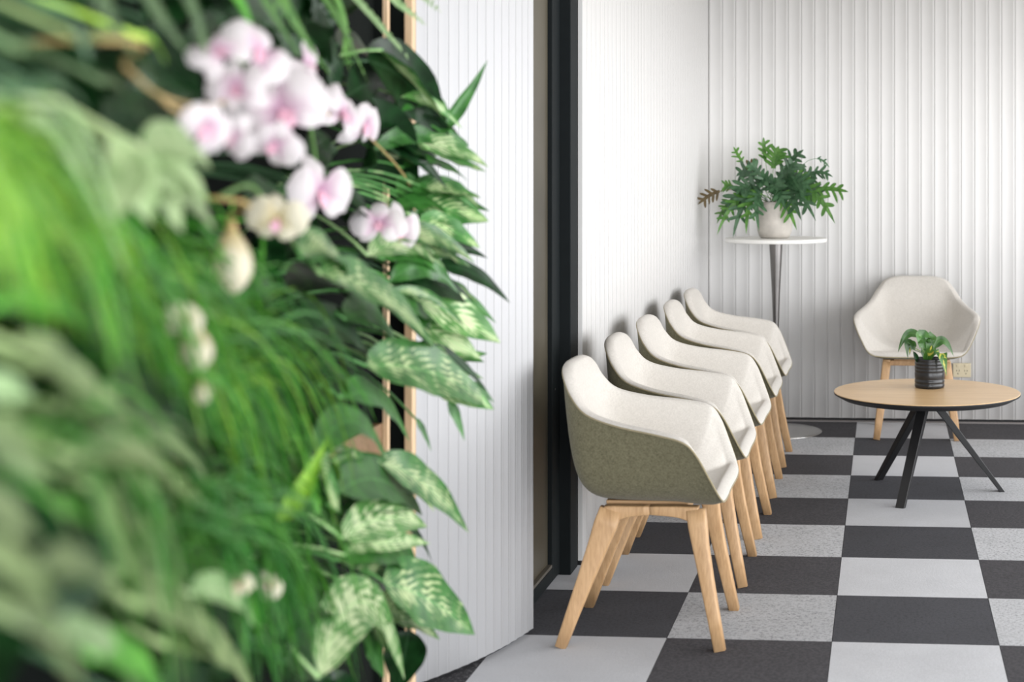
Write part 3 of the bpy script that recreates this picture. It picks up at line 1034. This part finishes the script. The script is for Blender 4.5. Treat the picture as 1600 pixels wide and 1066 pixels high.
# --- broad leaved plants along the edge by the white wall
pl = plant('peace_lily', 'dark glossy broad leaved plant at top of green wall edge, tip pointing up', 'plant', 560, 190)
px_leaf(pl, (688, 205), (762, 94), 26, 'lf_mid', .02, seed=1, sag=-.12, face=(.9, -.4, .2), cup=.5, shape='lance')
px_leaf(pl, (575, 95), (702, 232), 96, 'lf_dark', .05, seed=2, sag=.22, face=(.45, -.8, .15))
px_leaf(pl, (598, 78), (708, 205), 52, 'lf_var', -.03, seed=3, sag=.10, face=(.3, -.4, .9), cup=.1, bend=-.1)
px_leaf(pl, (560, 205), (645, 330), 110, 'lf_dark', .10, seed=4, sag=.25, face=(.35, -.9, .1))
px_leaf(pl, (545, 150), (650, 190), 80, 'lf_dark', .12, seed=5, face=(.4, -.9, .0))
px_leaf(pl, (600, 215), (690, 262), 70, 'lf_dark', .06, seed=6, face=(.4, -.7, .5))
px_leaf(pl, (520, 300), (590, 380), 80, 'lf_dark', .15, seed=7)
px_leaf(pl, (640, 150), (700, 215), 50, 'lf_mid', .02, seed=8, sag=.2)

pl = plant('variegated_plant', 'pale feathered leaves level with the pink orchids at the green wall edge', 'plant', 575, 320, 'variegated plants on the green wall')
px_leaf(pl, (648, 222), (764, 262), 40, 'lf_pale', .0, seed=11, sag=.18, shape='lance')
px_leaf(pl, (630, 262), (732, 285), 34, 'lf_mid', .02, seed=12, sag=.34, face=(.2, -.5, .9))
px_leaf(pl, (650, 205), (735, 240), 30, 'lf_pale', .05, seed=13, shape='lance')
px_leaf(pl, (640, 318), (764, 346), 66, 'lf_var', .0, seed=14, sag=.12)
px_leaf(pl, (655, 345), (750, 388), 46, 'lf_var', -.03, seed=15)
px_leaf(pl, (600, 372), (742, 412), 42, 'lf_var', -.02, seed=16, sag=.2)
px_leaf(pl, (575, 400), (700, 428), 50, 'lf_pale', .0, seed=17, sag=.22)
px_leaf(pl, (620, 300), (700, 320), 60, 'lf_mid', .06, seed=18)
px_leaf(pl, (610, 330), (665, 380), 60, 'lf_dark', .1, seed=19)
px_leaf(pl, (672, 300), (765, 330), 30, 'lf_mid', .03, seed=20, shape='lance', sag=.05)

pl = plant('variegated_plant', 'leafy variegated plant midway up the green wall, tips widest over the white slats', 'plant', 545, 455, 'variegated plants on the green wall')
px_leaf(pl, (685, 412), (797, 474), 34, 'lf_dark', .0, seed=21, sag=.22, shape='lance')
px_leaf(pl, (612, 428), (738, 474), 62, 'lf_dark', .02, seed=22, sag=.14)
px_leaf(pl, (600, 405), (700, 440), 40, 'lf_mid', -.02, seed=23, sag=.25)
px_leaf(pl, (655, 470), (782, 536), 74, 'lf_pale', -.01, seed=24, sag=.14)
px_leaf(pl, (640, 500), (752, 562), 58, 'lf_pale', .02, seed=25, sag=.1)
px_leaf(pl, (500, 428), (682, 548), 84, 'lf_var', -.10, seed=26, sag=.1)
px_leaf(pl, (672, 540), (762, 612), 20, 'lf_dark', .0, seed=27, sag=.16, shape='lance')
px_leaf(pl, (540, 500), (625, 550), 64, 'lf_mid', .0, seed=28)
px_leaf(pl, (590, 470), (680, 505), 60, 'lf_mid', .04, seed=29)
px_leaf(pl, (470, 400), (560, 470), 66, 'lf_var', -.08, seed=30)
px_leaf(pl, (660, 440), (775, 505), 36, 'lf_mid', .06, seed=31, shape='lance')
px_leaf(pl, (560, 400), (640, 430), 60, 'lf_dark', .08, seed=32)

pl = plant('variegated_plant', 'broad half pale leaf crossing the timber post over a dark gap', 'plant', 520, 590, 'variegated plants on the green wall')
px_leaf(pl, (572, 572), (772, 640), 92, 'lf_var', -.02, seed=41, sag=.14)
px_leaf(pl, (655, 585), (770, 640), 58, 'lf_pale', -.05, seed=42, sag=.1)
px_leaf(pl, (700, 625), (726, 690), 20, 'lf_mid', .0, seed=43, sag=.2, shape='lance')
px_leaf(pl, (650, 655), (674, 706), 12, 'lf_mid', .05, seed=44, sag=.2, shape='lance')
px_leaf(pl, (535, 622), (640, 690), 56, 'lf_mid', .03, seed=45, sag=.16)
px_leaf(pl, (460, 545), (590, 590), 90, 'lf_dark', .06, seed=46)
px_leaf(pl, (450, 600), (560, 640), 70, 'lf_dark', .08, seed=47)
px_leaf(pl, (735, 600), (772, 630), 16, 'lf_mid', .0, seed=48, shape='lance')

pl = plant('variegated_plant', 'long pointed leaf hanging below the dark gap beside the timber post', 'plant', 510, 770, 'variegated plants on the green wall')
px_leaf(pl, (592, 722), (732, 832), 62, 'lf_var', -.01, seed=51, sag=.16)
px_leaf(pl, (490, 715), (610, 735), 60, 'lf_mid', .0, seed=52, sag=.22)
px_leaf(pl, (530, 770), (660, 806), 88, 'lf_mid', .0, seed=53, sag=.16)
px_leaf(pl, (535, 842), (668, 824), 70, 'lf_pale', -.03, seed=54, sag=.1)
px_leaf(pl, (560, 858), (672, 850), 34, 'lf_pale', -.05, seed=55, sag=.05)
px_leaf(pl, (498, 720), (530, 800), 64, 'lf_var', -.06, seed=56, sag=.1)
px_leaf(pl, (455, 740), (500, 810), 60, 'lf_dark', .05, seed=57)
px_leaf(pl, (590, 790), (650, 815), 44, 'lf_mid', .06, seed=58)

pl = plant('variegated_plant', 'large pale splashed leaf low over the timber post near the floor', 'plant', 500, 930, 'variegated plants on the green wall')
px_leaf(pl, (598, 908), (742, 992), 104, 'lf_var', -.03, seed=61, sag=.12)
px_leaf(pl, (530, 876), (662, 912), 92, 'lf_mid', .02, seed=62, sag=.2)
px_leaf(pl, (540, 868), (620, 890), 40, 'lf_pale', -.05, seed=63)
px_leaf(pl, (640, 985), (622, 1080), 66, 'lf_dark', .04, seed=64, sag=.05, face=(.3, -.9, .2))
px_leaf(pl, (498, 1060), (632, 1062), 90, 'lf_pale', -.04, seed=65, sag=.35)
px_leaf(pl, (540, 940), (605, 1020), 60, 'lf_var', .0, seed=66)
px_leaf(pl, (480, 960), (560, 1010), 60, 'lf_dark', .08, seed=67)
px_leaf(pl, (560, 990), (600, 1060), 56, 'lf_mid', .05, seed=68)
px_leaf(pl, (590, 950), (650, 985), 44, 'lf_pale', .0, seed=69)

# --- many narrower leaves along the edge, each on the nearest of these plants
EDGE = [(170, 700), (200, 735), (260, 766), (340, 764), (400, 765), (470, 792), (540, 784), (610, 765), (640, 740), (700, 640), (760, 668), (830, 700), (900, 690), (990, 715), (1060, 650)]
EP = [o for o in bpy.data.objects if o.parent is None and o.name.split('.')[0] in ('variegated_plant', 'peace_lily')]
rg = random.Random(77)
ys = [188 + 13.5 * k for k in range(33)] + [745, 770, 800, 812, 880, 895, 925, 950, 1000, 1030]
for i, y in enumerate(ys):
    tx = lerp_tab(y, EDGE) * rg.uniform(.90, 1.0)
    ln = rg.uniform(70, 130)
    bx, by = tx - ln, y - rg.uniform(5, 60)
    z_ = P(bx, by, surf(bx, by)).z
    pl = min(EP, key=lambda o: abs(o.location.z - z_))
    px_leaf(pl, (bx, by), (tx, y), rg.uniform(16, 46), rg.choice(('lf_mid', 'lf_var', 'lf_pale', 'lf_dark', 'lf_mid', 'lf_dark', 'lf_var')), rg.uniform(-.02, .12), seed=200 + i,
            sag=rg.uniform(.05, .32), shape=rg.choice(('lance', 'leaf')), cup=rg.uniform(.1, .5), wave=rg.uniform(.05, .25),
            face=LIGHT + Vector((rg.uniform(-.4, .4), rg.uniform(-.4, .4), rg.uniform(-.3, .7))), twist=rg.uniform(-.7, .7), bend=rg.uniform(-.15, .15))

# --- filler plants deep in the wall, leaf colour darkened as shade in the gaps
rg = random.Random(21)
FILL = [(60, 60, 'beside the top left corner'), (215, 40, 'above the browned stem'), (370, 20, 'above the pink orchids'), (510, 60, 'behind the pale feathered fern'),
        (110, 250, 'behind the pale lime grass'), (250, 420, 'under the lobed pale leaf'), (430, 450, 'under the hanging cream bud'),
        (480, 300, 'behind the lowest pink blossoms'), (60, 560, 'behind the upper sage leaves'), (200, 640, 'behind the green grass'),
        (350, 640, 'beside the cream bloom with yellow tip'), (470, 690, 'below the glossy dark leaves'), (90, 800, 'behind the lower sage leaves'),
        (250, 880, 'low behind the sage leaves'), (400, 850, 'above the small cream blossoms'), (400, 1010, 'under the small cream blossoms'), (120, 1010, 'in the lower left corner'), (520, 1040, 'by the foot of the planted wall')]
for i, (x, y, where) in enumerate(FILL):
    pl = plant('leafy_plant', 'leafy plant painted shade-dark ' + where, 'plant', x, y, 'shade-darkened filler plants of the green wall')
    sc = 2.3 / surf(x, y)
    for k in range(9):
        a = rg.uniform(0, 6.283)
        r0, r1 = rg.uniform(0, 45) * sc, rg.uniform(70, 130) * sc
        b = (x + math.cos(a) * r0, y + math.sin(a) * r0)
        t = (x + math.cos(a) * r1 * .9 + 20, y + math.sin(a) * r1 + 25 * sc)
        if t[0] > 610: continue
        px_leaf(pl, b, t, rg.uniform(42, 66) * sc, 'lf_dark', rg.uniform(.16, .30), seed=i * 20 + k,
                face=(LIGHT + Vector((rg.uniform(-.5, .5), rg.uniform(-.5, .5), rg.uniform(-.5, .5)))))

# --- grasses
grass('grass_tuft', 'bright lime grass tuft spilling in from the left edge', (-60, 215), [((40, 330), (240, 500)), ((-20, 430), (120, 540)), ((0, 300), (150, 420))], 190, 13, ['lf_lime', 'lf_lime', 'lf_grass'], 1, .30, -.02, 45)
grass('grass_tuft', 'green grass tuft arching down under the lobed pale leaf', (90, 330), [((220, 480), (330, 640)), ((150, 520), (260, 640))], 150, 9, ['lf_grass', 'lf_lime', 'lf_deep'], 2, .25, .0, 45)
grass('grass_tuft', 'fine green grass tuft in the middle of the green wall', (230, 430), [((360, 560), (450, 720)), ((290, 600), (400, 780))], 170, 8, ['lf_grass', 'lf_deep', 'lf_deep', 'lf_grass', 'lf_lime'], 3, .22, .0, 45)
grass('grass_tuft', 'long green grass beside the dark glossy leaves', (330, 560), [((430, 700), (560, 800)), ((400, 780), (520, 900)), ((460, 640), (580, 690))], 170, 7, ['lf_grass', 'lf_deep', 'lf_grass', 'lf_lime', 'lf_deep'], 4, .22, .0, 45)
grass('grass_tuft', 'deep green grass strands hanging to the bottom edge', (340, 800), [((440, 960), (560, 1080)), ((360, 1000), (480, 1100))], 150, 8, ['lf_deep', 'lf_grass', 'lf_deep'], 5, .2, .0, 50)
grass('grass_tuft', 'fresh grass tuft among the sage leaves at lower left', (120, 660), [((260, 860), (380, 1000)), ((180, 900), (300, 1080))], 120, 9, ['lf_grass', 'lf_sage', 'lf_deep'], 6, .2, .0, 60)
grass('grass_tuft', 'thin grass tuft under the pink orchid cluster', (330, 380), [((380, 470), (480, 600)), ((300, 480), (400, 560))], 45, 6, ['lf_deep', 'lf_grass'], 7, .2, .05, 40)
pl = plant('grass_plant', 'single bright upright blade standing out of the long grass', 'plant', 430, 820)
px_leaf(pl, (438, 812), (512, 684), 30, 'lf_lime', -.10, seed=71, sag=-.05, shape='lance', cup=.4)
px_leaf(pl, (500, 800), (470, 690), 44, 'lf_grass', .0, seed=72, sag=.0, shape='lance')
px_leaf(pl, (420, 850), (400, 760), 24, 'lf_grass', -.05, seed=73, shape='lance')

# --- ferns
pl = plant('fern', 'feathered pale green fern at the top beside the timber post', 'plant', 500, -10)
for i, (b, c, t, w_) in enumerate([((470, -40), (520, 10), (575, 130), 90), ((520, -40), (580, 20), (655, 108), 80), ((440, -30), (460, 40), (520, 120), 90),
                                   ((560, -50), (610, -10), (668, 40), 70), ((500, -50), (540, 30), (545, 110), 80), ((590, -60), (640, -30), (690, 20), 60), ((400, -30), (425, 20), (470, 90), 80)]):
    pinnate(pl, b, c, t, w_, 'lf_fern' if i % 2 else 'lf_bright', 13, -.02 * (i % 3), seed=i)
pl = plant('fern', 'grey green fern drooping above the pink orchids', 'plant', 290, -20)
for i, (b, c, t, w_) in enumerate([((250, -60), (300, 0), (330, 110), 110), ((210, -60), (240, 10), (300, 90), 110), ((320, -60), (370, -10), (400, 60), 100), ((160, -50), (170, 20), (230, 120), 90)]):
    pinnate(pl, b, c, t, w_, 'lf_dull' if i != 2 else 'lf_grass', 10, .02 * i, seed=i + 20, lw=.3)
pl = plant('fern', 'broad pale frond between the lime grass and the lobed leaf', 'plant', 60, 180)
for i, (b, c, t, w_) in enumerate([((60, 178), (120, 240), (205, 440), 64), ((95, 160), (150, 240), (182, 350), 46)]):
    pinnate(pl, b, c, t, w_, 'lf_fern', 14, -.10, seed=i + 30, lw=.36)
pl = plant('lobed_fern', 'pale grey green fern with rounded lobes left of the orchids', 'plant', 230, 220)
for i, (b, t, w_) in enumerate([((215, 235), (180, 345), 66), ((225, 235), (330, 265), 60), ((235, 240), (325, 320), 64), ((240, 255), (285, 365), 60), ((215, 245), (235, 350), 62), ((205, 225), (170, 270), 44), ((250, 290), (335, 360), 54)]):
    px_leaf(pl, b, t, w_ * 1.15, 'lf_pale_fern', -.12, seed=90 + i, sag=.12, face=(.75, -.6, .3))
pl = plant('trailing_plant', 'dull pale stems and leaves running to the orchid cluster', 'plant', 120, 60)
for i, (b, t, w_, mt) in enumerate([((135, 65), (250, 150), 30, 'lf_sage'), ((165, 130), (225, 200), 44, 'lf_dull'), ((60, 140), (140, 180), 46, 'lf_blue'), ((20, 150), (110, 205), 50, 'lf_blue'),
                                    ((100, 20), (140, 100), 46, 'lf_blue'), ((30, 80), (100, 120), 40, 'lf_dull'), ((225, 60), (260, 100), 34, 'lf_lime'), ((60, 200), (110, 240), 40, 'lf_fern')]):
    px_leaf(pl, b, t, w_, mt, .0, seed=110 + i, shape='lance')

# --- sage leaved plants close to the lens, lower left
SG = [('pale sage leaved plant at mid height on the left edge', (40, 600), [((30, 545), (150, 610), 80), ((60, 580), (220, 690), 86), ((-30, 600), (90, 690), 80), ((0, 480), (140, 515), 60), ((90, 640), (250, 720), 60), ((-20, 660), (70, 760), 70)]),
      ('olive sage plant below the pale sage leaves', (180, 760), [((120, 720), (290, 780), 70), ((200, 740), (340, 830), 80), ((100, 800), (180, 840), 70), ((230, 690), (330, 760), 60), ((140, 760), (210, 900), 60), ((280, 790), (380, 880), 60)]),
      ('sage leaved plant filling the lower left edge', (20, 900), [((-40, 880), (90, 960), 100), ((20, 960), (130, 1080), 90), ((-60, 780), (60, 840), 90), ((60, 900), (200, 960), 70), ((90, 1000), (220, 1090), 80)]),
      ('pale sage plant under the small cream blossoms', (270, 990), [((220, 950), (350, 1040), 100), ((260, 1010), (400, 1090), 80), ((180, 900), (300, 960), 70), ((300, 930), (420, 1010), 60), ((150, 1030), (260, 1100), 80)])]
for i, (lab, root, ls) in enumerate(SG):
    pl = plant('sage_plant', lab, 'plant', *root, group='sage leaved plants of the green wall')
    for k, (b, t, w_) in enumerate(ls):
        px_leaf(pl, b, t, w_, ('lf_sage', 'lf_sage', 'lf_fern', 'lf_grass')[(k + i) % 4] if k > 1 else 'lf_sage', -.03 + .05 * (k % 3), seed=130 + 10 * i + k, sag=.1)


# --- orchids
def orchid_bloom(parent, org, px, py, spx, look, mat, seed, dd=-.06, name='blossom'):
    rg = random.Random(seed)
    d = surf(px, py) + dd
    c = P(px, py, d)
    s = spx / FPX * d
    fz = Vector(look).normalized()
    fx = Vector((0, 0, 1)).cross(fz).normalized()
    fx = Matrix.Rotation(rg.uniform(-1.0, 1.0), 3, fz) @ fx
    fy = fz.cross(fx)
    bl = ob(name, None, parent, c - Vector(org))

    def put(pname, ang, ln, wd, bow, mt, base_r=.04):
        ang += rg.uniform(-14, 14); ln *= rg.uniform(.85, 1.12); bow += rg.uniform(-.22, .12)
        dr = fx * math.cos(R(ang)) + fy * math.sin(R(ang))
        B = dr * s * base_r
        T = dr * s * ln + fz * s * bow * rg.uniform(.6, 1.3)
        C = (B + T) / 2 + fz * s * .14
        v, f, uv = blade(B, C, T, s * wd, fz, 9, 6, -.25, 'petal', .06, seed)
        ob(pname, mesh(pname, v, f, M[mt], True, uv), bl)
    put('sepal', 90, .50, .34, -.05, mat)
    put('sepal', 222, .48, .32, -.05, mat)
    put('sepal', 318, .48, .32, -.05, mat)
    put('petal', 12, .54, .62, .05, mat)
    put('petal', 168, .54, .62, .05, mat)
    acc = Acc()
    for ang, ln in ((250, .13), (290, .13), (270, .19)):
        dr = fx * math.cos(R(ang)) + fy * math.sin(R(ang))
        acc.add(*blade(fz * s * .03, fz * s * .18 + dr * s * ln * .5, dr * s * ln + fz * s * .10, s * .14, fz, 6, 2, .3, 'petal'))
    v, f = lathe([(0, .11), (.03, .10), (.045, .06), (.04, .0), (0, -.01)], 10)
    mt_ = Matrix((fx, fy, fz)).transposed()
    acc.add([mt_ @ (Vector(q) * s) for q in v], f)
    acc.obj('lip', M['lip'], bl)
    return bl


def stemline(parent, org, pts, r, mat, name='stem'):
    q = catmull([Vector(p) for p in pts], 5, False)
    v, f = tube([p - Vector(org) for p in q], r, 6)
    ob(name, mesh(name, v, f, mat), parent)


orc = plant('orchid', 'spray of pale pink orchid blossoms in front of the green wall', 'flower', 200, 110)
oo = Vector(orc.location)
BL = [(342, 84, 92, (.2, -.7, .6)), (402, 84, 112, (.85, -.45, .25)), (480, 108, 84, (.8, .1, .5)), (318, 200, 96, (.75, -.6, -.25)), (362, 212, 84, (.1, -.9, -.4)), (372, 140, 96, (-.1, -.9, .3)),
      (440, 178, 150, (.45, -.85, .2)), (470, 132, 96, (.9, -.3, .1)), (532, 178, 96, (.9, -.2, .35)), (566, 196, 84, (.95, -.3, -.1)), (496, 302, 118, (.9, -.4, -.1)), (592, 352, 84, (.3, -.8, .5)), (618, 362, 90, (.9, -.4, -.2)), (428, 226, 84, (.2, -.9, -.35))]
for i, (x, y, s, lk) in enumerate(BL):
    orchid_bloom(orc, oo, x, y, s, lk, 'petal', i)
S = lambda x, y, k=0.02: P(x, y, surf(x, y) + k)
stemline(orc, oo, [oo, S(138, 62), S(192, 102), S(250, 150), S(320, 165), S(400, 150), S(480, 170), S(560, 200), S(640, 290), S(615, 350)], .0021, M['stem_tan'])
stemline(orc, oo, [S(480, 170), S(490, 230), S(498, 290)], .0026, M['stem'])
stemline(orc, oo, [S(400, 150), S(390, 110), S(350, 80)], .0026, M['stem'])
stemline(orc, oo, [S(250, 150), S(270, 170), S(322, 196)], .0026, M['stem_tan'])


def bud(parent, org, px, py, wpx, hpx, mat, dd=-.05):
    """closed drooping bloom: folded petals hanging from their calyx"""
    d = surf(px, py) + dd
    c = P(px, py, d)
    h, wd = hpx / FPX * d, wpx / FPX * d
    bl = ob('bloom', None, parent, c - Vector(org))
    for k in range(5):
        a = 2 * math.pi * k / 5
        dr = Vector((math.cos(a), math.sin(a), 0))
        v, f, uv = blade(Vector((0, 0, h * .5)), dr * wd * .75 + Vector((0, 0, -.05 * h)), dr * wd * .12 + Vector((0, 0, -h * .5)), wd * .85, dr, 8, 4, -.3, 'petal')
        ob('petal', mesh('petal', v, f, M[mat], True, uv), bl)
    v, f = lathe([(0, h * .62), (wd * .10, h * .60), (wd * .16, h * .50), (wd * .10, h * .42), (0, h * .40)], 10)
    ob('calyx', mesh('calyx', v, f, M['stem_tan']), bl)


o2 = plant('cream_orchid', 'two faded cream blooms hanging below the pink orchids', 'flower', 340, 300)
p2 = Vector(o2.location)
bud(o2, p2, 362, 408, 54, 104, 'petal_cream')
orchid_bloom(o2, p2, 432, 345, 92, (.3, -.9, -.2), 'petal_cream', 40)
stemline(o2, p2, [p2, S(340, 310), S(356, 340), S(361, 362)], .0026, M['stem_tan'])
stemline(o2, p2, [S(340, 310), S(390, 290), S(425, 330)], .0026, M['stem'])
o3 = plant('cream_orchid', 'cream bloom with yellow tip over the grass, left of the dark leaves', 'flower', 270, 480)
p3 = Vector(o3.location)
orchid_bloom(o3, p3, 288, 500, 62, (.5, -.7, .4), 'petal_cream', 41)
bud(o3, p3, 305, 545, 46, 74, 'petal_cream')
bud(o3, p3, 316, 612, 22, 40, 'petal_cream')
stemline(o3, p3, [p3, S(275, 485), S(300, 515), S(312, 590)], .0022, M['stem'])
o4 = plant('cream_orchid', 'small cream blossoms low in the green wall above the grass strands', 'flower', 380, 900)
p4 = Vector(o4.location)
orchid_bloom(o4, p4, 374, 916, 42, (.6, -.7, .3), 'petal_cream', 42)
orchid_bloom(o4, p4, 418, 916, 48, (.5, -.8, .3), 'petal_cream', 43)
stemline(o4, p4, [p4, S(376, 905), S(400, 910), S(418, 916)], .002, M['stem'])
